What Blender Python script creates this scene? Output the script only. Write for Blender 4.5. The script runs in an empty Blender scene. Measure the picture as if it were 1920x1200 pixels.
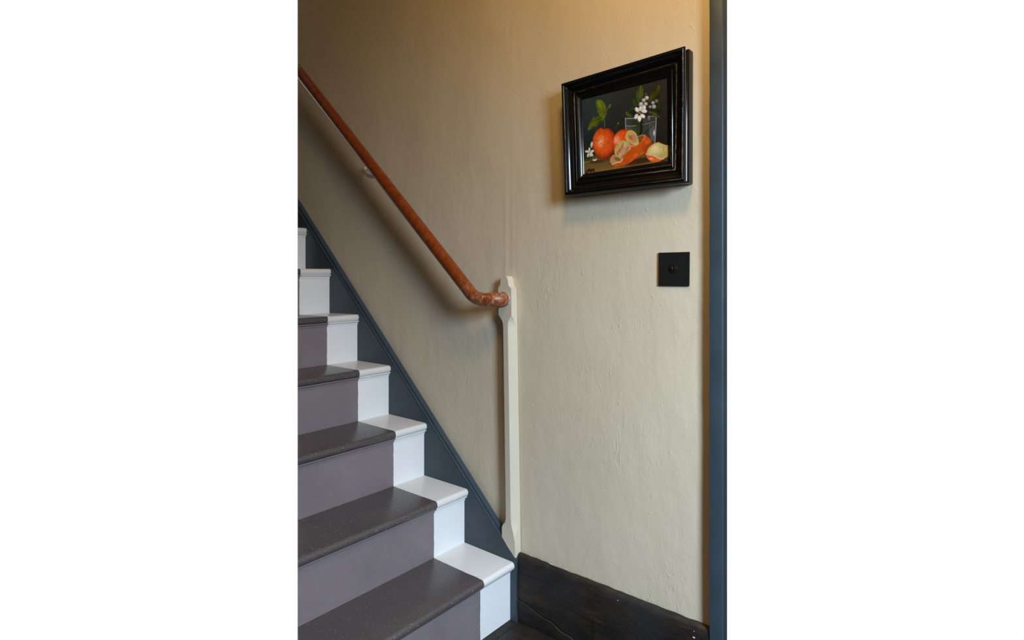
import bpy, bmesh, math, random
import numpy as np
from mathutils import Vector, noise, Matrix
random.seed(4)
rng = np.random.default_rng(7)
S = bpy.context.scene
C = S.collection

# ------------------------------------------------------------------ camera
TH, FPX, CXP, CYP, DD, HH = 0.6895, 1098.88, 960.0, 510.54, 1.5671, 1.1846
cam_d = bpy.data.cameras.new('camera'); cam = bpy.data.objects.new('camera', cam_d); C.objects.link(cam)
cam.location = (0, -DD, HH); cam.rotation_euler = (math.pi/2, 0, TH)
cam_d.sensor_width = 36; cam_d.lens = FPX/1920*36; cam_d.shift_y = -(600-CYP)/1920; cam_d.clip_start = .01
S.camera = cam

# ------------------------------------------------------------------ sky, lamps, exposure
wd = bpy.data.worlds.new('world'); S.world = wd; wd.use_nodes = True
bg = wd.node_tree.nodes['Background']; bg.inputs[0].default_value = (1, 1, 1, 1); bg.inputs[1].default_value = 1.02
def area(name, loc, aim, sx, sy, power, col, spread=180):
    d = bpy.data.lights.new(name, 'AREA'); d.shape = 'RECTANGLE'; d.size = sx; d.size_y = sy
    d.energy = power; d.color = col
    d.spread = math.radians(spread)
    o = bpy.data.objects.new(name, d); o.location = loc; o.rotation_euler = Vector(aim).to_track_quat('-Z', 'Y').to_euler(); C.objects.link(o); return o
area('window_daylight', (.95, -1.12, 1.75), (-1, .58, -1.03), .46, .80, 38, (.63, .81, 1.0), 104)   # sky light falling in through the end window
pl = bpy.data.lights.new('ceiling_bulb', 'POINT'); pl.energy = 25; pl.color = (1, .645, .235); pl.shadow_soft_size = .13
po = bpy.data.objects.new('ceiling_bulb', pl); po.location = (-.50, -.74, 2.44); C.objects.link(po)
S.view_settings.view_transform = 'Standard'; S.view_settings.look = 'None'
S.view_settings.exposure = 0; S.view_settings.gamma = 1; S.view_settings.use_curve_mapping = False
S.cycles.max_bounces = 8; S.cycles.diffuse_bounces = 5

# ------------------------------------------------------------------ helpers
def ray_k(px):
    u = (px-CXP)/FPX
    return (-math.sin(TH)+u*math.cos(TH))/(math.cos(TH)+u*math.sin(TH))
KL, KR = ray_k(558), ray_k(1363.3)      # the two upright planes where the modelled room ends
def at(px, py, y=0.0):
    u = (px-CXP)/FPX; v = (py-CYP)/FPX
    t = (y+DD)/(math.cos(TH)+u*math.sin(TH))
    return Vector(((-math.sin(TH)+u*math.cos(TH))*t, y, HH-v*t))
def on_floor(px, py):
    u = (px-CXP)/FPX; v = (py-CYP)/FPX; t = HH/v
    return Vector(((-math.sin(TH)+u*math.cos(TH))*t, -DD+(math.cos(TH)+u*math.sin(TH))*t, 0))
def clip(bm, co, no, fill=True):
    g = bm.verts[:]+bm.edges[:]+bm.faces[:]
    r = bmesh.ops.bisect_plane(bm, geom=g, plane_co=co, plane_no=no, clear_outer=True, dist=1e-6)
    if fill:
        e = [x for x in r['geom_cut'] if isinstance(x, bmesh.types.BMEdge)]
        if e: bmesh.ops.holes_fill(bm, edges=e, sides=0)
def cut_left(bm): clip(bm, Vector((0, -DD, 0)), Vector((-1, KL, 0)))
def cut_right(bm): clip(bm, Vector((0, -DD, 0)), Vector((1, -KR, 0)))
def obj(name, bm, mat=None, parent=None, smooth=False, **props):
    bmesh.ops.recalc_face_normals(bm, faces=bm.faces[:])
    me = bpy.data.meshes.new(name); bm.to_mesh(me); bm.free()
    if smooth:
        for p in me.polygons: p.use_smooth = True
        if smooth != 'all':
            try: me.set_sharp_from_angle(angle=math.radians(38))
            except Exception: pass
    o = bpy.data.objects.new(name, me); C.objects.link(o)
    if mat: me.materials.append(mat)
    if parent: o.parent = parent
    for k, v in props.items(): o[k] = v
    return o
def thing(name, label, cat, loc=(0, 0, 0), kind=None):
    o = bpy.data.objects.new(name, None); o.empty_display_size = .05; C.objects.link(o)
    if label: o['label'] = label
    if cat: o['category'] = cat
    if kind: o['kind'] = kind
    return o
def box(bm, a, b, bev=0, seg=2):
    r = bmesh.ops.create_cube(bm, size=1)
    vs = r['verts']
    for v in vs:
        v.co = Vector([(a[i]+b[i])/2 + v.co[i]*(b[i]-a[i]) for i in range(3)])
    if bev:
        es = list({e for v in vs for e in v.link_edges})
        bmesh.ops.bevel(bm, geom=es, offset=bev, segments=seg, profile=.6, affect='EDGES')
def prism(bm, pts, e):
    """pts: list of Vector; extruded by the vector e"""
    vs = [bm.verts.new(p) for p in pts]; f = bm.faces.new(vs)
    r = bmesh.ops.extrude_face_region(bm, geom=[f])
    for v in r['geom']:
        if isinstance(v, bmesh.types.BMVert): v.co += Vector(e)
def tube(bm, path, rad, n=24, cap=True):
    m = len(path); rings = []; up = None
    for i, p in enumerate(path):
        t = (path[min(i+1, m-1)]-path[max(i-1, 0)]).normalized()
        if up is None: up = t.orthogonal().normalized()
        up = (up-t*up.dot(t)).normalized(); s = t.cross(up)
        r = rad[i] if isinstance(rad, (list, tuple)) else rad
        rings.append([bm.verts.new(p+(up*math.cos(a)+s*math.sin(a))*r) for a in [2*math.pi*k/n for k in range(n)]])
    for a, b in zip(rings, rings[1:]):
        for k in range(n): bm.faces.new((a[k], a[(k+1) % n], b[(k+1) % n], b[k]))
    if cap: bm.faces.new(rings[0][::-1]); bm.faces.new(rings[-1])
def lathe(bm, prof, origin, n=32):
    """profile of (radius, height) turned about an axis pointing out of the wall (-y)"""
    o = Vector(origin); rings = []
    for r, h in prof:
        rings.append([bm.verts.new(o+Vector((r*math.cos(2*math.pi*k/n), -h, r*math.sin(2*math.pi*k/n)))) for k in range(n)])
    for a, b in zip(rings, rings[1:]):
        for k in range(n): bm.faces.new((a[k], a[(k+1) % n], b[(k+1) % n], b[k]))
    bm.faces.new(rings[-1])

# ------------------------------------------------------------------ materials
def lin(c):
    c = np.asarray(c, float)/255
    return np.where(c <= .04045, c/12.92, ((c+.055)/1.055)**2.4)
class N:
    def __init__(s, name, rough=.5, spec=.5):
        s.m = bpy.data.materials.new(name); s.m.use_nodes = True; s.t = s.m.node_tree
        s.b = s.t.nodes['Principled BSDF']; s.b.inputs['Roughness'].default_value = rough
        s.b.inputs['Specular IOR Level'].default_value = spec
        s.co = s.n('ShaderNodeTexCoord').outputs['Object']
    def n(s, t, **k):
        x = s.t.nodes.new(t)
        for a, v in k.items(): setattr(x, a, v)
        return x
    def l(s, a, b): s.t.links.new(a, b)
    def map(s, scale, rot=(0, 0, 0)):
        m = s.n('ShaderNodeMapping'); m.inputs['Scale'].default_value = scale; m.inputs['Rotation'].default_value = rot
        s.l(s.co, m.inputs[0]); return m.outputs[0]
    def noise(s, scale, detail=4, rough=.5, vec=None, dist=0):
        x = s.n('ShaderNodeTexNoise'); x.inputs['Scale'].default_value = scale; x.inputs['Detail'].default_value = detail
        x.inputs['Roughness'].default_value = rough; x.inputs['Distortion'].default_value = dist
        s.l(vec if vec is not None else s.co, x.inputs['Vector']); return x.outputs[0]
    def ramp(s, fac, stops, interp='LINEAR'):
        r = s.n('ShaderNodeValToRGB'); r.color_ramp.interpolation = interp; e = r.color_ramp.elements
        while len(e) < len(stops): e.new(.5)
        for q, (p, c) in zip(e, stops):
            q.position = p; q.color = (*c, 1) if len(c) == 3 else c
        s.l(fac, r.inputs[0]); return r.outputs[0]
    def mix(s, fac, a, b, mode='MIX'):
        x = s.n('ShaderNodeMix', data_type='RGBA', blend_type=mode)
        for inp, v in ((x.inputs[0], fac), (x.inputs[6], a), (x.inputs[7], b)):
            if hasattr(v, 'links'): s.l(v, inp)
            elif isinstance(v, (int, float)): inp.default_value = v
            else: inp.default_value = (*v, 1)
        return x.outputs[2]
    def math(s, op, a, b=None, c=None, clamp=False):
        x = s.n('ShaderNodeMath', operation=op); x.use_clamp = clamp
        for i, v in enumerate((a, b, c)):
            if v is None: continue
            if hasattr(v, 'links'): s.l(v, x.inputs[i])
            else: x.inputs[i].default_value = v
        return x.outputs[0]
    def color(s, v):
        if hasattr(v, 'links'): s.l(v, s.b.inputs['Base Color'])
        else: s.b.inputs['Base Color'].default_value = (*v, 1)
    def bump(s, h, strength=.3, dist=.002, prev=None):
        x = s.n('ShaderNodeBump'); x.inputs['Strength'].default_value = strength; x.inputs['Distance'].default_value = dist
        s.l(h, x.inputs['Height'])
        if prev is not None: s.l(prev, x.inputs['Normal'])
        s.l(x.outputs[0], s.b.inputs['Normal']); return x.outputs[0]

def wood_rough(name):
    m = N(name, .62, .35)
    v = m.map((1.6, 7, 9))
    a = m.noise(4.2, 6, .62, v, .6); b = m.noise(7, 3, .5); d = m.noise(60, 4, .6, m.map((1, 4, 6)))
    c = m.ramp(a, [(.30, (.006, .0045, .004)), (.50, (.015, .011, .0085)), (.62, (.030, .017, .010)), (.74, (.055, .024, .010))])
    c = m.mix(m.ramp(b, [(.45, (0, 0, 0)), (.68, (.7, .7, .7))]), c, (.026, .023, .021))
    c = m.mix(m.ramp(d, [(.60, (0, 0, 0)), (.74, (.6, .6, .6))]), c, (.07, .06, .055))
    m.color(c)
    p = m.bump(m.noise(3, 5, .6, v), .5, .006); m.bump(d, .5, .002, p)
    return m.m
M = {}
# plaster wall: hand trowelled, many coats of paint
m = N('cream_plaster', .55, .30)
c = m.mix(m.ramp(m.noise(2.3, 4, .55), [(.3, (0, 0, 0)), (.7, (1, 1, 1))]), (.640, .553, .400), (.665, .576, .430))
m.color(c)
p = m.bump(m.noise(3.0, 3, .5, m.map((1, 1, .7))), .6, .013)
p = m.bump(m.noise(22, 5, .6, m.map((1, 1, .5))), .50, .0034, p)
sc = m.ramp(m.noise(11, 3, .5, m.map((2.6, 1, .5), (0, .25, 0)), 1.2), [(.485, (0, 0, 0)), (.50, (1, 1, 1)), (.515, (0, 0, 0))])
msk = m.ramp(m.noise(3.7, 2), [(.52, (0, 0, 0)), (.62, (1, 1, 1))])
p = m.bump(m.mix(1.0, sc, msk, 'MULTIPLY'), .35, .0016, p)
lm = m.ramp(m.noise(75, 2, .5, m.map((1, 1, .6))), [(.69, (0, 0, 0)), (.77, (1, 1, 1))])
p = m.bump(lm, .4, .0013, p)
p = m.bump(m.noise(150, 3, .6), .25, .0010, p)
M['plaster'] = m.m
m = N('white_ceiling', .8); m.color((.42, .34, .25)); M['ceiling'] = m.m
m = N('tan_plaster', .7); m.color((.22, .15, .09)); M['tan'] = m.m
m = N('dark_light_block', .8, .1); m.color((.035, .026, .02)); M['panel'] = m.m  # dark colour for the added light blockers, keeps them from bouncing light
def gloss(name, col, rough=.4, spec=.5, scratch=0, var=.12):
    m = N(name, rough, spec)
    col = np.array(col); n1 = m.noise(9, 4, .6)
    c = m.mix(m.ramp(n1, [(.3, (0, 0, 0)), (.7, (1, 1, 1))]), tuple(col*(1-var)), tuple(col*(1+var)))
    if scratch:
        sp = m.noise(190, 2, .5, m.map((1, 1.6, 1)))
        c = m.mix(m.ramp(sp, [(.735, (0, 0, 0)), (.77, (scratch,)*3)]), c, (.32, .31, .30))
    m.color(c)
    m.l(m.math('MULTIPLY_ADD', n1, .15, rough-.075), m.b.inputs['Roughness'])
    p = m.bump(m.noise(14, 3, .5), .25, .002); m.bump(m.noise(120, 3, .6), .12, .0006, p)
    return m.m
M['blue'] = gloss('slate_blue_paint', (.034, .051, .066), .42, .40)
M['cream_trim'] = gloss('cream_gloss_trim', (.60, .54, .42), .38, .5, var=.03)
# stair paint: off-white margin and brown-violet centre strip, a slightly wandering hand-cut edge
def stair_paint(name, yb, speck, brown, white, rough):
    m = N(name, rough, .5)
    sep = m.n('ShaderNodeSeparateXYZ'); m.l(m.co, sep.inputs[0])
    w = m.math('MULTIPLY_ADD', m.noise(34, 3, .6), .006, yb-.003)
    fac = m.math('GREATER_THAN', sep.outputs[1], w)
    n1 = m.noise(7, 4, .6)
    bcol = m.mix(m.ramp(n1, [(.35, (0, 0, 0)), (.7, (1, 1, 1))]), tuple(np.array(brown)*.93), tuple(np.array(brown)*1.08))
    sp = m.noise(230, 1, .5)
    bcol = m.mix(m.ramp(sp, [(.69 if speck else .77, (0, 0, 0)), (.745 if speck else .81, (.5, .5, .5))]), bcol, (.42, .40, .38))
    dk = m.noise(45, 2, .5)
    wcol = m.mix(m.ramp(dk, [(.76, (0, 0, 0)), (.80, (.35, .35, .35))]), white, (.25, .22, .2))
    m.color(m.mix(fac, bcol, wcol))
    m.l(m.math('MULTIPLY_ADD', n1, .2, rough-.1), m.b.inputs['Roughness'])
    p = m.bump(m.noise(10, 3, .5), .25, .003); p = m.bump(m.noise(75, 3, .6), .16, .0010, p)
    m.bump(fac, .35, .0012, p)
    return m.m
BROWN, WHITE = (.108, .089, .091), (.735, .725, .700)
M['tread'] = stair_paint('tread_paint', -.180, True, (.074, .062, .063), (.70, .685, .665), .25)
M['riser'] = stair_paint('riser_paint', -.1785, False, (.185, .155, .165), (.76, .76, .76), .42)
M['rough_wood'] = wood_rough('old_dark_oak')
# handrail
m = N('varnished_pine', .30, .5)
v = m.map((1.0, 1.0, 1.0), (0, math.radians(47), 0)); mp = m.n('ShaderNodeMapping'); mp.inputs['Scale'].default_value = (2.5, 45, 45); m.l(v, mp.inputs[0])
g = m.noise(1.6, 5, .6, mp.outputs[0], .5)
c = m.ramp(g, [(.25, (.10, .016, .003)), (.5, (.20, .036, .005)), (.75, (.29, .062, .010))])
sep = m.n('ShaderNodeSeparateXYZ'); m.l(m.co, sep.inputs[0])
wear = m.math('SMOOTH_MIN', m.math('MULTIPLY_ADD', sep.outputs[0], 9.0, 13.1, clamp=True), 1.0, .1)
wn = m.ramp(m.noise(70, 5, .7), [(.44, (0, 0, 0)), (.66, (1, 1, 1))])
c = m.mix(m.mix(1.0, wear, wn, 'MULTIPLY'), c, (.40, .20, .10))
c = m.mix(m.mix(1.0, wear, m.ramp(m.noise(110, 3, .7), [(.62, (0, 0, 0)), (.70, (.8, .8, .8))]), 'MULTIPLY'), c, (.62, .55, .48))
kn = m.ramp(m.noise(16, 2, .5, m.map((1, 1, 1))), [(.70, (0, 0, 0)), (.76, (.8, .8, .8))])
c = m.mix(kn, c, (.05, .012, .004))
m.color(c); p = m.bump(g, .15, .001); m.bump(m.mix(1.0, wear, m.noise(120, 4, .7), 'MULTIPLY'), .6, .002, p)
M['rail'] = m.m
m = N('worn_white_end', .6); m.color(m.mix(m.ramp(m.noise(180, 3), [(.45, (0, 0, 0)), (.6, (1, 1, 1))]), (.58, .56, .52), (.10, .04, .02))); M['worn'] = m.m
m = N('ebonised_wood', .13, .36); m.color((.0030, .0029, .0031)); M['ebony'] = m.m
m = N('black_bronze', .42, .40); m.color((.010, .010, .0095)); m.bump(m.noise(300, 2), .05, .0004); M['switch'] = m.m
m = N('black_toggle', .26, .6); m.color((.012, .012, .013)); M['toggle'] = m.m
m = N('painted_iron', .5, .4); m.color((.66, .57, .42)); M['bracket'] = m.m
m = N('oil_painting', .30, .35)
a = m.n('ShaderNodeVertexColor'); a.layer_name = 'paint'; m.color(a.outputs[0])
m.bump(m.noise(420, 3, .6), .10, .0005); M['oil'] = m.m
m = N('white_paint_fleck', .5); m.color((.75, .78, .82)); M['fleck'] = m.m

# ------------------------------------------------------------------ setting
# stair wall: gently uneven plaster face
def wall_face():
    bm = bmesh.new(); x0, x1, z0, z1 = -3.0, -.40, -.02, 2.62; nx, nz = 400, 170; g = []
    for j in range(nz+1):
        z = z0+(z1-z0)*j/nz; row = []
        for i in range(nx+1):
            x = x0+(x1-x0)*i/nx
            d = .0045*noise.noise(Vector((x*1.5, 0, z*1.2)))+.0022*noise.noise(Vector((x*4.5, 3, z*3.5)))
            d += (-.0016*math.exp(-((x+1.322)/.006)**2)-.0011*math.exp(-((x+1.292)/.005)**2))*max(0, min(1, (1.75-z)/.45))*(.7+.5*noise.noise(Vector((0, 0, z*9))))
            row.append(bm.verts.new((x, .004+d*.8, z)))
        g.append(row)
    for j in range(nz):
        for i in range(nx): bm.faces.new((g[j][i], g[j][i+1], g[j+1][i+1], g[j+1][i]))
    # give it thickness
    r = bmesh.ops.extrude_face_region(bm, geom=bm.faces[:])
    for v in r['geom']:
        if isinstance(v, bmesh.types.BMVert): v.co.y = .14
    cut_left(bm); cut_right(bm)
    return bm
obj('wall_back', wall_face(), M['plaster'], smooth=True, kind='structure')
bm = bmesh.new(); box(bm, (.10, 0, -.02), (1.10, .14, 2.62)); obj('wall_back', bm, M['plaster'], kind='structure')
bm = bmesh.new()                                     # opposite side of the hall
prism(bm, [Vector(p) for p in ((1.10, -1.76, -3.0), (-.45, -1.72, -3.0), (-.45, -1.90, -3.0), (1.10, -1.90, -3.0))], (0, 0, 10))
obj('wall_front', bm, M['tan'], kind='structure'); bm = bmesh.new()
prism(bm, [Vector(p) for p in ((-.45, -1.72, -3.0), (-9.0, -.36, -3.0), (-9.0, -.70, -3.0), (-.45, -1.90, -3.0))], (0, 0, 13))
obj('light_block_left', bm, M['panel'], kind='structure')  # unseen slab, added and angled to shut out white sky from the left
bm = bmesh.new()                                     # end wall with its window opening
wy0, wy1, wz0, wz1 = -1.40, -.84, 1.25, 2.25
box(bm, (.98, -1.90, -.02), (1.12, wy0, 2.62)); box(bm, (.98, wy1, -.02), (1.12, .14, 2.62))
box(bm, (.98, wy0, -.02), (1.12, wy1, wz0)); box(bm, (.98, wy0, wz1), (1.12, wy1, 2.62))
obj('wall_right', bm, M['plaster'], kind='structure')
bm = bmesh.new()                                     # ceiling; its unseen rise over the stairs is shaped to block light
for (xa, za), (xb, zb) in (((1.10, 2.62), (-2.5, 2.62)), ((-2.5, 2.62), (-9.0, 2.62+6.5*.95))):
    prism(bm, [Vector((xa, .14, za)), Vector((xb, .14, zb)), Vector((xb, -1.90, zb)), Vector((xa, -1.90, za))], (0, 0, .1))
obj('ceiling', bm, M['ceiling'], kind='structure')

bm = bmesh.new(); box(bm, (-6.0, -1.9, -3.0), (1.1, .7, -2.9)); obj('light_block_below', bm, M['panel'], kind='structure')  # unseen slab added far below the floor to block light from underneath
# floor of dark boards running across the hall
floor = thing('floor', None, None, kind='structure')
bm = bmesh.new(); box(bm, (-1.34, -1.80, -.06), (1.0, .0, -.022)); obj('subfloor', bm, M['rough_wood'], floor)
fx = -1.296; k = 0
while fx < .95:
    w = .052 if k == 0 else random.choice((.155, .17, .19))
    bm = bmesh.new(); box(bm, (fx+.0015, -1.76, -.022), (fx+w-.0015, 0, random.uniform(-.0015, 0)), .0025, 2)
    o = obj('floor_board', bm, M['rough_wood'], floor, smooth=True); fx += w; k += 1

# skirting board of old dark oak, its edge worn and wavy, split along its lower half
def skirting():
    bm = bmesh.new(); xa, xb = -1.2565, -.55; nx = 130
    prof = [(0, .0), (-.019, .0), (-.021, .06), (-.021, .076), (-.0165, .0805), (-.021, .085), (-.021, .14), (-.020, .195), (-.0185, .214), (-.014, .222), (-.006, .2255), (0, .226)]
    rows = []
    for i in range(nx+1):
        x = xa+(xb-xa)*i/nx; row = []
        n1 = noise.noise(Vector((x*7, 1, 0))); n2 = noise.noise(Vector((x*31, 5, 0)))
        for q, (y, z) in enumerate(prof):
            zz = z; yy = y
            if q >= 7:
                zz += .0050*n1+.0024*n2; yy += .0015*noise.noise(Vector((x*13, z*20, 2)))*(1 if y else 0)
            if 3 <= q <= 5: zz += -.055*(x-xa)/.25+.006*noise.noise(Vector((x*22, 9, 0)))
            if 2 == q: zz = min(zz, .06-.055*(x-xa)/.25)
            if 3 <= q <= 5 and x > xa+.30: yy = -.021
            if y and 0 < q < 11: yy += -.0016*noise.noise(Vector((x*9, z*24, 4)))
            zz = max(zz, q*.0008)
            row.append(bm.verts.new((x, yy, zz)))
        rows.append(row)
    for a, b in zip(rows, rows[1:]):
        for q in range(len(prof)-1): bm.faces.new((a[q], b[q], b[q+1], a[q+1]))
    bm.faces.new(rows[0][::-1]); bm.faces.new(rows[-1])
    cut_right(bm); return bm
sk = obj('baseboard_back', skirting(), M['rough_wood'], smooth=True, kind='structure')
bm = bmesh.new()
for px, py, r in ((1300.7, 1195.3, .0022), (1031, 1057, .0014), (1034.5, 1058.2, .0020), (1060, 1067, .0015), (1064, 1068, .0013), (1301, 1184, .0009), (1158, 1126, .0011), (995, 1047, .0010)):
    c0 = at(px, py, -.0215 if py > 1100 else -.008)
    rr = bmesh.ops.create_icosphere(bm, subdivisions=2, radius=r)
    for v in rr['verts']:
        v.co = Vector((v.co.x*1.7, v.co.y*.5, v.co.z*.8))+c0
obj('paint_fleck', bm, M['fleck'], sk, smooth='all', kind='stuff')

# door casing on the right
bm = bmesh.new()
xs = [at(1330, 600, -.022).x, at(1353.5, 600, -.022).x, at(1355, 600, -.020).x, at(1356.4, 600, -.026).x, at(1358.2, 600, -.026).x, -.52]
prof = [(xs[0], 0), (xs[0], -.021), (xs[0]+.001, -.022), (xs[1], -.022), (xs[1]+.0020, -.0212), (xs[1]+.0030, -.0196), (-.52, -.0196), (-.52, 0)]
prism(bm, [Vector((x, y, 0)) for x, y in prof], (0, 0, 2.62))
r = bmesh.ops.subdivide_edges(bm, edges=[e for e in bm.edges if abs(e.verts[0].co.z-e.verts[1].co.z) > 1], cuts=160)
for v in bm.verts:
    if v.co.x < xs[0]+.002: v.co.x += .0010*noise.noise(Vector((0, 0, v.co.z*17)))
cut_right(bm)
obj('trim_1', bm, M['blue'], smooth=True, kind='structure')

# ------------------------------------------------------------------ staircase
YS = -.025
nose = {1: (965.8, 1062), 2: (879, 923.5), 3: (801.6, 800), 4: (733.8, 691.3), 5: (674, 594.5), 6: (621.8, 509.6), 7: (576.3, 432.8)}
back = {1: (872, 1016.3), 2: (796.4, 890.6), 3: (729.9, 775.9), 4: (671.2, 675.8), 5: (618.9, 586.6), 6: (574, 504.5)}
TT = .027
st = thing('staircase', 'steep wooden staircase with brown painted centre and white margins against cream wall', 'staircase')
NX = {i: at(*p, YS).x for i, p in nose.items()}
NZ = {i: at(*p, YS).z for i, p in nose.items()}            # middle height of each nosing
BX = {i: at(*p, YS).x for i, p in back.items()}; BZ = {i: at(*p, YS).z for i, p in back.items()}
NX8 = 2*NX[7]-NX[6]
RX = {i+1: BX[i] for i in BX}; RX[1] = NX[1]-.019
BX[7] = NX8-.02; BZ[7] = NZ[7]+TT/2
for i in range(1, 8):
    zt = NZ[i]+TT/2; zb = BZ[i] if i < 7 else zt
    zt = .5*zt+.5*max(min(zb, zt+.004), zt-.004); zb = zt+max(min(zb-zt, .003), -.003)
    # tread board with rounded nosing
    pts = [Vector((BX[i]-.012, 0, zb-.028)), Vector((BX[i]-.012, 0, zb)), Vector((BX[i]+.002, 0, zb))]
    for q in range(9):
        a = math.pi/2-math.pi*q/8
        pts.append(Vector((NX[i]-TT/2*.8+TT/2*.8*math.cos(a), 0, zt-TT/2+TT/2*math.sin(a))))
    pts.append(Vector((NX[i]-.03, 0, zt-TT)))
    bm = bmesh.new(); prism(bm, [p+Vector((0, YS+.001, 0)) for p in pts], (0, -1.6, 0)); cut_left(bm)
    obj('tread', bm, M['tread'], st, smooth=True)
    # riser board
    zlow = 0 if i == 1 else (BZ[i-1] if i-1 in BZ else 0)
    bm = bmesh.new(); box(bm, (RX[i]-.020, -1.6, zlow-.002 if i > 1 else 0), (RX[i], YS+.001, zt-TT+.001)); cut_left(bm)
    obj('riser', bm, M['riser'], st)
    # cove moulding under the nosing
    zc = zt-TT; c = [(0, 0), (.0125, 0), (.0125, -.0035), (.0105, -.0045)]
    if i > 1:
        for q in range(6):
            a = math.pi/2*q/5; c.append((.0035+.007*(1-math.sin(a)), -.0045-.0085*(1-math.cos(a))))
        c += [(.0035, -.0155), (0, -.0165)]
    else: c = [(0, 0), (.008, 0), (.0075, -.003), (.005, -.007), (0, -.010)]
    bm = bmesh.new(); prism(bm, [Vector((RX[i]+x, YS+.001, zc+z)) for x, z in c], (0, -1.6, 0)); cut_left(bm)
    obj('cove_moulding', bm, M['riser'], st, smooth=True)

# wall string: panel + moulded cap that follows the slope
capb = [at(558, 394, -.028), at(734, 685.9, -.028), at(796.8, 780, -.028), at(942.7, 1007.5, -.028)]
capt = [at(619.4, 467.7), at(748.3, 674.5), at(878, 882.7), at(942.3, 982.7)]
def fitline(ps):
    A = np.array([[p.x, 1] for p in ps]); b = np.array([p.z for p in ps]); return np.linalg.lstsq(A, b, rcond=None)[0]
sb, ob = fitline(capb); s2, o2 = fitline(capt)
print('string slopes', sb, ob, s2, o2)
zb_ = lambda x: sb*x+ob
zt_ = lambda x: s2*x+o2
XE = at(967.5, 1100, YS-.003).x                          # right end of the string
bm = bmesh.new()
ptip = at(967.5, 1049, YS-.003)
poly = [(XE, 0), (XE, ptip.z-.004)]
# convex run-out from the tip back to the straight line
pm = at(943, 1007.5, -.0285); x0_ = pm.x-.10
for q in range(9):
    t = q/8; A_, B_, C_ = Vector((XE-.001, 0, ptip.z)), Vector((pm.x+.006, 0, zb_(pm.x+.006)+.003)), Vector((x0_, 0, zb_(x0_)))
    p_ = A_*(1-t)**2+B_*2*t*(1-t)+C_*t*t; poly.append((p_.x, p_.z))
poly += [(-2.95, zb_(-2.95)), (-2.95, zb_(-2.95)-.55), (-1.60, 0)]
prism(bm, [Vector((x, -.001, z)) for x, z in poly], (0, YS-.0025, 0)); cut_left(bm)
string = obj('stringer', bm, M['blue'], st)
# cap moulding: profile across (distance up from the lower edge, depth)
L = (zt_(-1.9)-zb_(-1.9))*math.cos(math.atan(abs(sb)))
Lx = L/math.cos(math.atan(abs(sb)))
xcap = at(943.2, 1000, -.03).x
cp = [(.0, .0), (.0, .0270), (.005, .0270), (.012, .010), (.10, .010), (.11, .022), (.15, .0265), (.22, .029), (.32, .029), (.40, .0265), (.46, .021), (.47, .009), (.56, .009), (.57, .020), (.61, .022), (.66, .022), (.96, .020), (1.0, .018), (1.0, .0)]
bm = bmesh.new(); rows = []
for x in (xcap, -1.6, -2.0, -2.4, -2.95):
    h = zt_(x)-zb_(x)
    rows.append([bm.verts.new((x, -d, zb_(x)+h*f_)) for f_, d in cp])
for a, b in zip(rows, rows[1:]):
    for q in range(len(cp)-1): bm.faces.new((a[q], a[q+1], b[q+1], b[q]))
bm.faces.new(rows[0]); bm.faces.new(rows[-1][::-1]); cut_left(bm)
obj('moulding', bm, M['blue'], string, smooth=True)

# ------------------------------------------------------------------ wall post under the handrail end
HP = .028
def post():
    bm = bmesh.new()
    xl, xr = -1.331, -1.272; mid = (xl+xr)/2
    shear = lambda z: (1.09-z)*.020
    # list of sections: z, half widths left/right of head, chamfer left, chamfer right (x), chamfer depth
    sec = []
    def head(z, wl, wr, cl, cr, cd): sec.append((z, wl, wr, cl, cr, cd))
    h = .0295
    head(1.172, .006, .005, .0003, .0003, .0003)
    head(1.169, .0125, .0105, .0003, .0003, .0003)
    head(1.160, .0175, .0150, .0003, .0003, .0003)
    head(1.145, .0190, .0170, .0003, .0003, .0003)
    head(1.139, .0215, .0190, .0003, .0003, .0003)
    head(1.134, .0255, .0235, .0003, .0003, .0003)
    head(1.130, h, h, .0003, .0003, .0003)
    head(1.042, h, h, .0005, .0005, .0004)
    head(1.036, h, h, .0012, .0015, .0015)
    head(1.030, h, h, .006, .0055, .006)
    head(1.023, h, h, .013, .012, .012)
    head(1.012, h, h, .019, .0165, .018)
    head(.995, h, h, .0210, .0175, .021)
    head(.60, h, h, .0205, .0175, .021)
    head(.345, h, h, .0200, .0175, .021)
    head(.325, h, h, .0170, .0160, .019)
    head(.312, h, h, .0040, .0125, .014)
    head(.304, h, h, .0010, .0100, .011)
    head(.286, h, h, .0005, .0050, .005)
    head(.270, h, h, .0005, .0015, .0015)
    head(.2275, h, h, .0005, .0005, .0005)
    head(.2273, h, .0283, .0005, .0005, .0005)
    head(.190, h, .0283, .0005, .0005, .0005)
    rows = []
    for z, wl, wr, cl, cr, cd in sec:
        o = shear(z); a = mid-wl+o; b = mid+wr+o; f_ = -HP
        cdl = min(cd*1.1, .024)
        ring = [(a, .002), (a, f_+cdl), (a+cl, f_), (b-cr, f_), (b, f_+cd), (b, .002)]
        rows.append([bm.verts.new((x, y, z)) for x, y in ring])
    for p, q in zip(rows, rows[1:]):
        for k in range(6): bm.faces.new((p[k], p[(k+1) % 6], q[(k+1) % 6], q[k]))
    bm.faces.new(rows[0]); bm.faces.new(rows[-1][::-1])
    # scribed to the sloping string below
    pa_, pb_ = at(943, 1008, -.0285), at(966.5, 1049, -.0285)
    dn = Vector(((pb_-pa_).z, 0, -(pb_-pa_).x)); dn = dn if dn.z < 0 else -dn
    clip(bm, pa_+dn.normalized()*.003, dn)
    return bm
pst = obj('wall_post', post(), M['cream_trim'], smooth=True)
pst['label'] = 'cream chamfered wooden post on the wall holding the lower handrail end'; pst['category'] = 'post'

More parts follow.
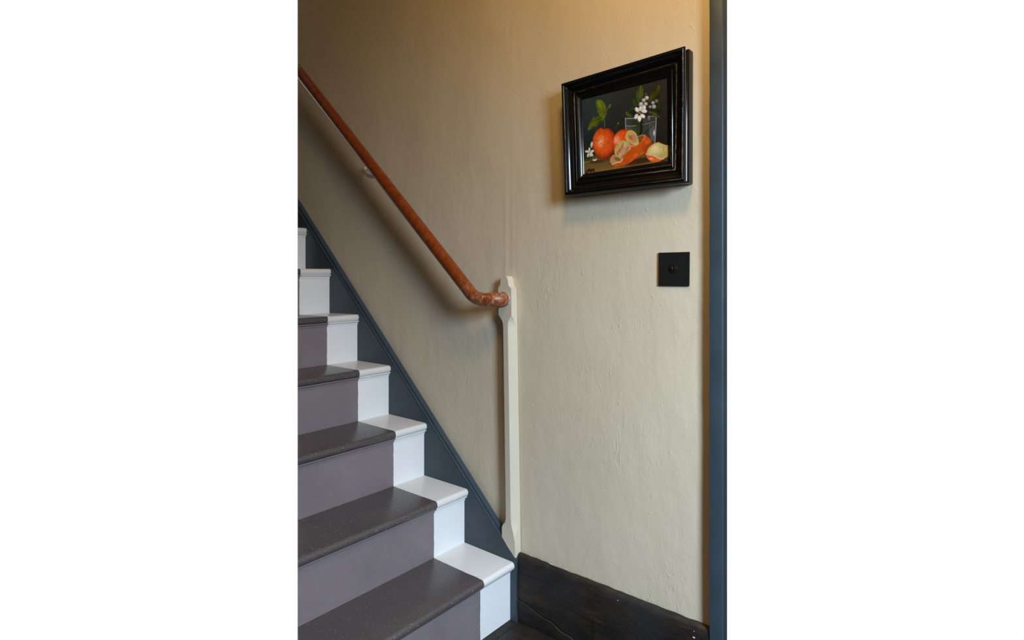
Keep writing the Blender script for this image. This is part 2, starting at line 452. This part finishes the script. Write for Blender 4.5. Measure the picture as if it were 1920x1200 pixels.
# ------------------------------------------------------------------ handrail
YR = -.088
a0 = at(558, 131, YR); a1 = at(892, 561.5, YR)
a0 = a1+(a0-a1)*1.06
q1 = Vector((-1.309, -.064, a1.z+.0005)); e1 = Vector((-1.297, .004, a1.z+.001))
path = []
def fillet(a, c, b, r, n):
    p0, p2 = c+(a-c).normalized()*r, c+(b-c).normalized()*r
    return [p0*(1-t)**2+c*2*t*(1-t)+p2*t*t for t in [i/n for i in range(n+1)]]
f1, f2 = fillet(a0, a1, q1, .034, 14), fillet(a1, q1, e1, .026, 10)
path = [a0.lerp(f1[0], i/40) for i in range(40)]+f1+[f1[-1].lerp(f2[0], i/4) for i in range(1, 4)]+f2+[f2[-1].lerp(e1, i/4) for i in range(1, 5)]
dirA = (a1-a0).normalized(); dirB = (e1-q1).normalized()
RR = .0228
rad = [RR*(1+.012*noise.noise(Vector((p.x*6, 0, p.z*6)))) for p in path]
for i in range(len(path)-23, len(path)): rad[i] *= 1.03
bm = bmesh.new(); tube(bm, path, rad, 36); cut_left(bm)
for v in bm.verts:
    if v.co.x > -1.44:
        v.co += Vector((noise.noise(v.co*60), noise.noise(v.co*60+Vector((9, 0, 0))), noise.noise(v.co*60+Vector((0, 9, 0)))))*.0009
hr = thing('handrail', 'round orange-brown wooden handrail sloping down the cream wall beside the stairs', 'handrail')
obj('rail', bm, M['rail'], hr, smooth='all')
# ragged pale paint edge where the rail enters the post
bm = bmesh.new()
tend = e1
cpath = []
n = 40; u0 = dirB.orthogonal().normalized(); w0 = dirB.cross(u0)
ringp = []
for k in range(n+1):
    a = 2*math.pi*k/n; r = RR*1.085; q = tend+(u0*math.cos(a)+w0*math.sin(a))*r
    t = (-HP-.0006-q.y)/dirB.y; ringp.append(q+dirB*t)
for k in range(n):
    p, q = ringp[k], ringp[k+1]
    w1 = .003+.007*abs(noise.noise(Vector((k*.9, 0, 0)))); w2 = .003+.007*abs(noise.noise(Vector(((k+1)*.9, 0, 0))))
    if k == n-1: w2 = .003+.007*abs(noise.noise(Vector((0, 0, 0))))
    vs = [bm.verts.new(x) for x in (p, q, q-dirB*w2, p-dirB*w1)]
    bm.faces.new(vs)
bmesh.ops.remove_doubles(bm, verts=bm.verts[:], dist=1e-5)
bmesh.ops.solidify(bm, geom=bm.faces[:], thickness=.0006)
obj('worn_end_edge', bm, M['worn'], hr, label='ragged white-painted edge of the rail end')
# bracket: painted iron arm curling from the wall up to the rail's underside
bc = at(700, 312, -.004)
w_ = at(683.5, 316, -.004)
bm = bmesh.new()
lathe(bm, [(.016, 0), (.016, .003), (.013, .0045), (.006, .005)], (w_.x+.012, .003, w_.z+.006), 28)
obj('bracket_plate', bm, M['bracket'], hr, smooth=True)
rt = a1-dirA*((a1.x-at(703, 318, YR).x)/abs(dirA.x)) if False else None
rail_pt = min(path, key=lambda p: abs(p.x-at(704, 318, YR).x))
pts = [Vector((w_.x+.012, .003, w_.z+.006)), at(682.2, 317, -.022), at(684, 324, -.036), at(690, 329.0, -.052), at(698, 331.5, -.068), rail_pt+Vector((0, 0, -RR*.9))]
cp_ = []
for i in range(len(pts)-1):
    p0, p1, p2, p3 = pts[max(i-1, 0)], pts[i], pts[i+1], pts[min(i+2, len(pts)-1)]
    for s_ in range(8):
        t = s_/8; cp_.append(.5*((2*p1)+(p2-p0)*t+(2*p0-5*p1+4*p2-p3)*t*t+(3*p1-p0-3*p2+p3)*t**3))
cp_.append(pts[-1])
bm = bmesh.new(); tube(bm, cp_, .0072, 16); obj('bracket', bm, M['bracket'], hr, smooth='all', label='cream painted iron bracket')

# ------------------------------------------------------------------ framed still life
FA, FB = .055, .030
fr = thing('picture_frame', 'black ripple-moulded frame with oil still life of oranges hanging on wall', 'picture')
oc = [at(1052, 157, -FA), at(1284, 86, -FA), at(1283.5, 340.5, -FA), at(1059, 367, -FA)]   # tl tr br bl
ic = [at(1091.5, 187.5, -FB), at(1250, 147.5, -FB), at(1252, 301, -FB), at(1095, 325.5, -FB)]
prof = [(0, 0, 0), (0, .026, 0), (.0008, .030, 0), (.004, .033, 0), (.0058, .034, 0), (.0062, .041, 0), (.004, .044, 0), (.0008, .047, 0), (0, .0535, 0), (.0012, .0552, 0),
        (.0028, .0552, 0), (.0034, .0545, 0), (.0042, .0552, 1), (.0062, .0566, 1), (.0085, .0563, 1), (.0098, .0550, 1), (.0106, .0538, 0),
        (.0128, .0535, 0), (.0134, .0520, 0), (.0150, .0500, 0), (.0180, .0462, 0), (.0212, .0436, 0), (.0228, .0430, 0), (.0232, .0412, 0), (.0252, .0406, 0), (.0262, .0396, 0), (.0282, .0392, 0),
        (.0292, .0380, 0), (.0305, .0390, 1), (.0330, .0396, 1), (.0360, .0396, 1), (.0390, .0386, 1), (.0400, .0374, 0), (.0420, .0370, 0), (.0440, .0388, 0), (.0462, .0388, 0), (.0474, .0370, 0),
        (.0484, .0372, 1), (.0506, .0366, 1), (.0526, .0350, 1), (.0536, .0338, 0), (.0552, .0342, 0), (.0570, .0326, 0), (.0584, .0306, 0), (.0604, .0304, 0), (.0624, .0285, 0), (.0624, .0240, 0)]
WF = .0624
def fpt(s, t, h):
    """s 0..1 inwards fraction, corner index blend handled by the caller"""
    pass
for side in range(4):
    A, B = oc[side], oc[(side+1) % 4]; a_, b_ = ic[side], ic[(side+1) % 4]
    length = (B-A).length; nseg = int(length/.0009); rows = []
    bm = bmesh.new()
    for i in range(nseg+1):
        t = i/nseg; rip = math.cos(2*math.pi*t*round(length/.0046))
        row = []
        for d, h, rp in prof:
            f_ = d/WF; s0 = A.lerp(a_, f_); s1 = B.lerp(b_, f_); p = s0.lerp(s1, t)
            row.append(bm.verts.new((p.x, -(h+(.0004*rip if rp else 0)), p.z)))
        rows.append(row)
    for p, q in zip(rows, rows[1:]):
        for k in range(len(prof)-1): bm.faces.new((p[k], q[k], q[k+1], p[k+1]))
    obj('frame_rail', bm, M['ebony'], fr, smooth=True)
bm = bmesh.new()                                        # backing board
prism(bm, [Vector((c_.x, -.002, c_.z))*1 for c_ in [oc[0].lerp(oc[2], .01), oc[1].lerp(oc[3], .01), oc[2].lerp(oc[0], .01), oc[3].lerp(oc[1], .01)]], (0, -.018, 0))
obj('backing_board', bm, M['ebony'], fr)

# the painting, laid on a fine grid of coloured points
def paint(NXg, NYg):
    ss = 2; W_, H_ = NXg*ss, NYg*ss
    u = (np.arange(W_)+.5)/W_; v = (np.arange(H_)+.5)/H_
    U, V = np.meshgrid(u, v)
    q = dict(tl=(68, 288), tr=(1014, 35), bl=(90, 1110), br=(1032, 962))
    X = (1-V)*((1-U)*q['tl'][0]+U*q['tr'][0])+V*((1-U)*q['bl'][0]+U*q['br'][0])
    Y = (1-V)*((1-U)*q['tl'][1]+U*q['tr'][1])+V*((1-U)*q['bl'][1]+U*q['br'][1])
    def sm(seed, n):
        r = np.random.default_rng(seed).standard_normal((n+2, n+2)); gx = U*n; gy = V*n
        i = gx.astype(int); j = gy.astype(int); fx_ = gx-i; fy_ = gy-j; fx_ = fx_*fx_*(3-2*fx_); fy_ = fy_*fy_*(3-2*fy_)
        return (r[j, i]*(1-fx_)+r[j, i+1]*fx_)*(1-fy_)+(r[j+1, i]*(1-fx_)+r[j+1, i+1]*fx_)*fy_
    n6, n20, n60 = sm(1, 6), sm(2, 22), sm(3, 75)
    col = lambda c: np.array(c, float)
    img = np.zeros((H_, W_, 3))
    def mixin(mask, c):
        nonlocal img
        c = np.asarray(c, float); img = img*(1-mask[..., None])+c*mask[..., None]
    def ss_(x, a, b):
        t = np.clip((x-a)/(b-a), 0, 1); return t*t*(3-2*t)
    def ell(cx, cy, rx, ry, ang=0, soft=.08):
        ca, sa = math.cos(math.radians(ang)), math.sin(math.radians(ang)); dx, dy = X-cx, Y-cy
        a = (dx*ca+dy*sa)/rx; b = (-dx*sa+dy*ca)/ry; return 1-ss_(np.sqrt(a*a+b*b), 1-soft, 1+soft)
    def poly_(pts, rounded=2):
        pts = [np.array(p, float) for p in pts]
        for _ in range(rounded):
            o_ = []
            for a, b in zip(pts, pts[1:]+pts[:1]): o_ += [a*.75+b*.25, a*.25+b*.75]
            pts = o_
        ins = np.zeros(X.shape, bool)
        for (x1, y1), (x2, y2) in zip(pts, pts[1:]+pts[:1]):
            if y1 == y2: continue
            c_ = ((y1 > Y) != (y2 > Y)) & (X < (x2-x1)*(Y-y1)/(y2-y1)+x1); ins ^= c_
        return ins.astype(float)
    def seg(p, w):
        d = np.full(X.shape, 1e9)
        for (x1, y1), (x2, y2) in zip(p, p[1:]):
            L2 = (x2-x1)**2+(y2-y1)**2+1e-9; t = np.clip(((X-x1)*(x2-x1)+(Y-y1)*(y2-y1))/L2, 0, 1)
            d = np.minimum(d, np.hypot(X-x1-t*(x2-x1), Y-y1-t*(y2-y1)))
        return 1-ss_(d, w*.6, w*1.4)
    # ground
    g = ss_(X, 60, 1000)[..., None]; h_ = ss_(Y, 100, 900)[..., None]
    img = (col((47, 56, 57))*(1-g)+col((45, 42, 36))*g)*(1-.35*h_)+col((30, 31, 30))*.0
    mixin(ell(180, 420, 190, 220, 0, .8)*.35, (52, 68, 76)); mixin(ell(620, 330, 190, 200, 0, .8)*.3, (38, 41, 42))
    tb = 905-.06*(X-200); mixin(ss_(Y, tb-45, tb+35), (104, 80, 44))
    mixin(ss_(Y+X*.157, 1040, 1120), (134, 96, 40)); mixin(ell(250, 1010, 170, 30, -8, .7)*.4, (112, 88, 55))
    mixin(ell(620, 1000, 160, 22, -9, .5)*.5, (150, 112, 52))
    # shadows on the table
    mixin(ell(730, 960, 190, 34, -12, .6)*.8, (48, 27, 12)); mixin(ell(970, 945, 80, 34, -12, .5)*.8, (60, 38, 16)); mixin(ell(250, 968, 95, 16, -6, .5)*.7, (60, 38, 22)); mixin(ell(370, 935, 90, 18, 0, .5)*.6, (70, 44, 22))
    # leaves round the small blossom
    m_ = poly_([(84, 795), (150, 775), (208, 785), (215, 900), (196, 935), (150, 972), (88, 985)]); mixin(m_*.92, (40, 41, 24))
    mixin(poly_([(88, 950), (150, 930), (205, 925), (150, 975), (90, 988)])*.7, (66, 72, 22)); mixin(seg([(92, 985), (120, 972), (160, 968)], 6), (120, 130, 50))
    # glass
    gl = poly_([(578, 485), (905, 468), (896, 760), (590, 760)], 0); mixin(gl*.30, (112, 118, 118))
    mixin(poly_([(820, 560), (895, 545), (893, 750), (845, 720)], 1)*.35, (135, 140, 142))
    mixin(poly_([(585, 570), (690, 566), (690, 660), (600, 640)], 1)*.25, (120, 124, 122))
    mixin(ell(700, 560, 60, 70, 0, .5)*.55, (38, 44, 18)); mixin(ell(710, 610, 34, 34, 0, .5)*.6, (62, 70, 26))
    mixin(seg([(752, 500), (752, 600), (740, 670)], 11)*.9, (18, 22, 12)); mixin(seg([(868, 560), (800, 640), (760, 670)], 5)*.8, (26, 30, 18)); mixin(seg([(640, 505), (700, 560), (735, 640)], 6)*.6, (48, 56, 24))
    for s_, w, a in (([(578, 485), (580, 560), (583, 606)], 4, .8), ([(905, 468), (900, 620), (892, 752)], 4.5, .8), ([(578, 487), (640, 486), (690, 482)], 4, .85), ([(820, 465), (870, 462), (905, 470)], 4, .7), ([(585, 568), (640, 571), (692, 566)], 3.5, .7), ([(760, 556), (830, 540), (893, 520)], 3, .55)):
        mixin(seg(s_, w)*a, (176, 182, 184))
    mixin(ell(884, 645, 8, 32, 4, .5)*.9, (200, 205, 208)); mixin(ell(830, 480, 12, 26, 0, .5)*.6, (150, 155, 156))
    # bouquet leaves
    def leaf(p, c1, c2, rib=None):
        mk = poly_(p); c1 = np.array(c1)*.85; c2 = np.array(c2)*.85; mixin(mk, c1); cx_ = np.mean([a for a, _ in p]); cy_ = np.mean([b for _, b in p])
        mixin(mk*np.clip(.5+.5*n20, 0, 1)*.75, c2)
        if rib: mixin(seg(rib, 3)*mk*.6, np.array(c2)*1.3)
    leaf([(745, 108), (770, 160), (772, 225), (742, 290), (710, 312), (690, 260), (690, 205), (715, 155)], (60, 72, 22), (98, 108, 44), [(745, 120), (735, 210), (712, 305)])
    leaf([(645, 248), (690, 275), (715, 335), (690, 360), (650, 310)], (42, 60, 24), (62, 86, 46))
    leaf([(628, 335), (672, 355), (690, 430), (655, 450), (620, 390)], (30, 40, 18), (58, 84, 50))
    leaf([(568, 408), (615, 418), (668, 472), (600, 478)], (52, 68, 22), (88, 102, 40), [(572, 410), (640, 462)])
    leaf([(938, 105), (944, 190), (900, 262), (840, 306), (812, 302), (848, 220), (898, 150)], (48, 54, 14), (84, 88, 26), [(932, 120), (895, 210), (822, 300)])
    leaf([(905, 305), (975, 318), (972, 365), (890, 372), (880, 340)], (34, 42, 16), (58, 66, 26))
    leaf([(830, 378), (960, 386), (968, 410), (880, 432)], (28, 34, 14), (46, 50, 22))
    leaf([(815, 398), (905, 418), (958, 482), (900, 474), (842, 442)], (50, 60, 22), (92, 100, 42), [(822, 402), (945, 475)])
    leaf([(930, 215), (945, 240), (905, 285), (870, 300)], (36, 42, 16), (50, 58, 22))
    for bx_, by_, r, c in ((797, 216, 12, 90), (905, 294, 20, 118), (840, 357, 15, 158), (870, 314, 19, 168), (805, 258, 22, 205), (773, 284, 21, 185), (795, 326, 21, 190), (744, 330, 25, 190), (880, 356, 23, 175)):
        mixin(ell(bx_, by_, r, r*1.08, 0, .12), (c*.72, c*.72, c*.68)); mixin(ell(bx_+r*.15, by_-r*.2, r*.6, r*.6, 0, .6), (c*1.08, c*1.08, c*1.06))
    for dx, dy, rx, ry, an in ((-28, -34, 21, 30, -30), (8, -48, 17, 28, 10), (46, -20, 32, 22, 10), (32, 34, 30, 20, 40), (-2, 64, 20, 36, 0), (-36, 40, 19, 32, 25), (44, -58, 22, 26, 0)):
        mixin(ell(732+dx, 424+dy, rx, ry, an, .12), (205, 206, 198)); mixin(ell(732+dx*1.1, 424+dy*1.1-3, rx*.6, ry*.6, an, .6)*.8, (238, 238, 232))
    mixin(ell(733, 424, 13, 9, -20, .3), (196, 120, 60))
    # whole orange
    def fruit(cx, cy, rx, ry, hx, hy, main, dark, hi, hr=110):
        mk = ell(cx, cy, rx, ry, 0, .03); rr = np.sqrt(((X-cx)/rx)**2+((Y-cy)/ry)**2)
        mixin(mk, main); mixin(mk*ss_(rr+.25*((X-cx)/rx*.5+(Y-cy)/ry*.4), .62, 1.15), dark)
        d = np.hypot(X-hx, (Y-hy)*.8); mixin(mk*np.exp(-(d/hr)**2)*.6, (240, 112, 44)); mixin(mk*np.exp(-(d/40)**2)*np.clip(.75+.2*n60, 0, 1), hi)
        img[:] = np.clip(img*(1+mk[..., None]*.03*n60[..., None]), 0, 255)
    fruit(342, 764, 140, 175, 298, 748, (206, 72, 20), (104, 34, 10), (250, 190, 140))
    mixin(ell(343, 596, 30, 11, -6, .2), (60, 24, 10)); mixin(seg([(345, 598), (343, 540), (334, 490)], 6), (78, 92, 28))
    leaf([(241, 282), (292, 284), (332, 308), (356, 345), (360, 400), (366, 455), (338, 490), (306, 484), (278, 452), (256, 400), (240, 345)], (92, 108, 20), (132, 146, 46), [(262, 292), (305, 390), (336, 484)])
    leaf([(340, 488), (300, 470), (250, 466), (205, 486), (172, 530), (150, 582), (141, 634), (192, 612), (244, 582), (294, 536), (332, 506)], (68, 84, 16), (104, 118, 34), [(335, 490), (240, 530), (150, 622)])
    mixin(seg([(362, 412), (385, 370), (404, 340)], 5), (84, 98, 30)); mixin(ell(402, 352, 10, 24, 22, .2), (96, 112, 34)); mixin(seg([(458, 606), (488, 566), (498, 545)], 3.5), (50, 72, 26)); mixin(ell(499, 540, 9, 13, 0, .3), (84, 120, 40))
    # peeled orange
    mixin(ell(800, 790, 66, 108, -22, .05), (150, 58, 16))
    fruit(566, 768, 126, 160, 480, 722, (222, 72, 20), (140, 48, 12), (240, 170, 140), 60)
    mixin(poly_([(600, 622), (642, 612), (692, 640), (716, 700), (728, 752), (694, 796), (640, 770), (590, 735), (570, 690)], 1), (186, 168, 92))
    fl = poly_([(622, 672), (672, 652), (706, 700), (704, 742), (662, 752), (618, 724), (606, 692)], 1); mixin(fl, (186, 132, 92)); mixin(fl*np.clip(.3+.8*np.sin((X*.9-Y*.5)/11)+.4*n60, 0, 1)*.8, (180, 84, 52)); mixin(fl*np.clip(-n20, 0, 1)*.7, (206, 178, 130))
    mixin(poly_([(500, 758), (548, 726), (604, 742), (646, 792), (626, 852), (586, 884), (560, 944), (508, 934), (470, 902), (452, 850), (468, 800)], 1), (186, 168, 96))
    fl = poly_([(512, 790), (562, 752), (616, 782), (622, 826), (582, 876), (552, 934), (496, 916), (474, 862)], 1); mixin(fl, (196, 158, 112)); mixin(fl*np.clip(np.sin((X*.8+Y*.5)/10)*1.2+.5*n20, 0, 1)*.7, (158, 78, 44)); mixin(fl*np.clip(n60*.5, 0, 1)*.7, (224, 204, 160))
    mixin(seg([(640, 790), (690, 800), (722, 755)], 5)*.7, (222, 214, 170))
    pe = poly_([(402, 945), (430, 925), (470, 940), (540, 950), (566, 900), (604, 850), (668, 800), (712, 780), (744, 745), (775, 700), (790, 668), (852, 714), (866, 762), (826, 820), (764, 884), (684, 934), (604, 992), (530, 1018), (458, 1010), (408, 985)]); mixin(pe, (196, 80, 22))
    mixin(pe*ss_(X+.4*Y, 1050, 1180)*.75, (136, 52, 14)); mixin(pe*ss_(Y+.5*X, 1250, 1330)*.4, (150, 62, 16)); mixin(pe*np.clip(n20, 0, 1)*.35, (236, 128, 50))
    mixin(poly_([(716, 690), (756, 670), (790, 668), (770, 705), (742, 742), (724, 730)]), (120, 74, 44)); mixin(seg([(712, 688), (760, 668), (792, 672), (782, 690)], 4)*.8, (205, 170, 110))
    mixin(poly_([(404, 940), (428, 898), (458, 882), (486, 926), (548, 946), (516, 962), (440, 992), (408, 978)]), (184, 142, 88)); mixin(ell(490, 935, 40, 20, 20, .5)*.6, (96, 58, 28))
    mixin(seg([(548, 938), (528, 966), (470, 978), (430, 996)], 4.5)*.9, (232, 216, 180))
    # empty shell
    mixin(poly_([(798, 880), (850, 888), (900, 905), (940, 930), (985, 930), (944, 966), (872, 972), (818, 938)]), (214, 98, 36)); mixin(ell(855, 930, 22, 12, 0, .6)*.8, (245, 180, 140))
    sh = poly_([(800, 878), (828, 812), (878, 766), (930, 750), (984, 780), (1040, 790), (1040, 880), (1006, 932), (935, 934), (905, 905), (850, 892)]); mixin(sh, (190, 170, 108)); mixin(sh*ell(900, 830, 70, 55, -25, .7)*.7, (222, 212, 156)); mixin(sh*ell(990, 900, 60, 50, 0, .7)*.5, (168, 142, 70))
    mixin(seg([(800, 872), (830, 810), (880, 764), (930, 750), (984, 778), (1036, 790)], 4)*.8, (214, 110, 34)); mixin(seg([(980, 790), (985, 830), (972, 850)], 2.5)*.7, (130, 104, 50)); mixin(seg([(800, 880), (850, 892), (900, 908), (938, 934), (985, 936)], 4)*.85, (238, 220, 190))
    # small blossom, fallen petal
    mixin(ell(192, 778, 13, 30, 8, .2), (214, 214, 206)); mixin(ell(186, 800, 8, 20, -20, .3), (190, 190, 182))
    for dx, dy, rx, ry, an in ((-32, -10, 26, 13, 5), (-4, -32, 12, 24, 5), (30, -14, 23, 14, -30), (22, 22, 16, 24, -30), (-20, 30, 12, 24, 20), (4, 30, 7, 22, 0)):
        mixin(ell(168+dx, 868+dy, rx, ry, an, .15), (214, 214, 206))
    mixin(ell(168, 868, 9, 11, 0, .3), (206, 160, 60)); mixin(ell(228, 946, 25, 12, -12, .15)*(1-ell(226, 936, 15, 8, 0, .2)), (226, 222, 210))
    # signature
    sg = [[(440, 660), (400, 740), (450, 740)], [(380, 800), (385, 860), (470, 870), (530, 800), (545, 690)], [(545, 620), (610, 620), (600, 690)], [(560, 620), (690, 600), (640, 700), (630, 740)], [(640, 700), (730, 745)], [(700, 555), (712, 560)],
          [(735, 630), (770, 650), (815, 620)], [(800, 620), (790, 780)], [(850, 590), (915, 590), (900, 700), (845, 705)], [(860, 590), (890, 640)], [(970, 570), (1045, 550)], [(985, 575), (985, 660)], [(1000, 740), (1080, 700)]]
    for s_ in sg:
        mixin(seg([((1090+a/38.4-1080)*6, (300+b/38.4-140)*6) for a, b in s_], 5.6)*.95, (34, 20, 10))
    img = np.clip(img*(1+.025*n60[..., None]+.03*n20[..., None]), 0, 255)
    img = img.reshape(NYg, ss, NXg, ss, 3).mean((1, 3))
    return lin(img)
GX, GY = 270, 250
PC = np.clip(paint(GX, GY)*1.0, 0, .9)
tl, tr, br, bl = [at(*p, -.0292) for p in ((1090.5, 186), (1251, 146), (1253, 302), (1094, 327))]
vs = []
for j in range(GY):
    for i in range(GX):
        u, v = (i+.5)/GX, (j+.5)/GY
        p = tl.lerp(tr, i/(GX-1)).lerp(bl.lerp(br, i/(GX-1)), j/(GY-1)); vs.append((p.x, p.y, p.z))
fs = [(j*GX+i, (j+1)*GX+i, (j+1)*GX+i+1, j*GX+i+1) for j in range(GY-1) for i in range(GX-1)]
me = bpy.data.meshes.new('painting'); me.from_pydata(vs, [], fs); me.update()
ca = me.color_attributes.new('paint', 'FLOAT_COLOR', 'POINT')
ca.data.foreach_set('color', np.concatenate([PC.reshape(-1, 3), np.ones((GX*GY, 1))], 1).astype('f').ravel())
me.materials.append(M['oil'])
pa = bpy.data.objects.new('painting', me); C.objects.link(pa); pa.parent = fr
pa['label'] = 'oil painting of oranges, blossom and a glass'

# ------------------------------------------------------------------ light switch
sw = thing('light_switch', 'square black metal light switch with a round toggle below the picture', 'light switch')
q = [at(1234.2, 473.8, -.004), at(1292.4, 472.2, -.004), at(1291.8, 536.4, -.004), at(1234.0, 535.8, -.004)]
bm = bmesh.new(); prism(bm, [Vector((p.x, .0005, p.z)) for p in q], (0, -.0034, 0))
bmesh.ops.bevel(bm, geom=[e for e in bm.edges if all(v.co.y < -.002 for v in e.verts)], offset=.0006, segments=2, affect='EDGES')
obj('plate', bm, M['switch'], sw)
cc = at(1262, 503.5, -.004)
bm = bmesh.new(); lathe(bm, [(.0128, 0), (.0128, .0010), (.0119, .0022), (.0106, .0022), (.0098, .0008), (.0092, .0006), (.0088, .0020), (.0080, .0044), (.0066, .0048), (.0058, .0040), (.0052, .001), (.001, .0008)], (cc.x, -.0028, cc.z), 36)
obj('collar', bm, M['toggle'], sw, smooth=True)
bm = bmesh.new(); s0 = Vector((cc.x, -.0055, cc.z)); dr = Vector((-.05, -1, .22)).normalized()
tube(bm, [s0, s0+dr*.001, s0+dr*.003, s0+dr*.005, s0+dr*.0066, s0+dr*.0071], [.0020, .0024, .0034, .0036, .0026, .0008], 20)
obj('toggle', bm, M['toggle'], sw, smooth='all')
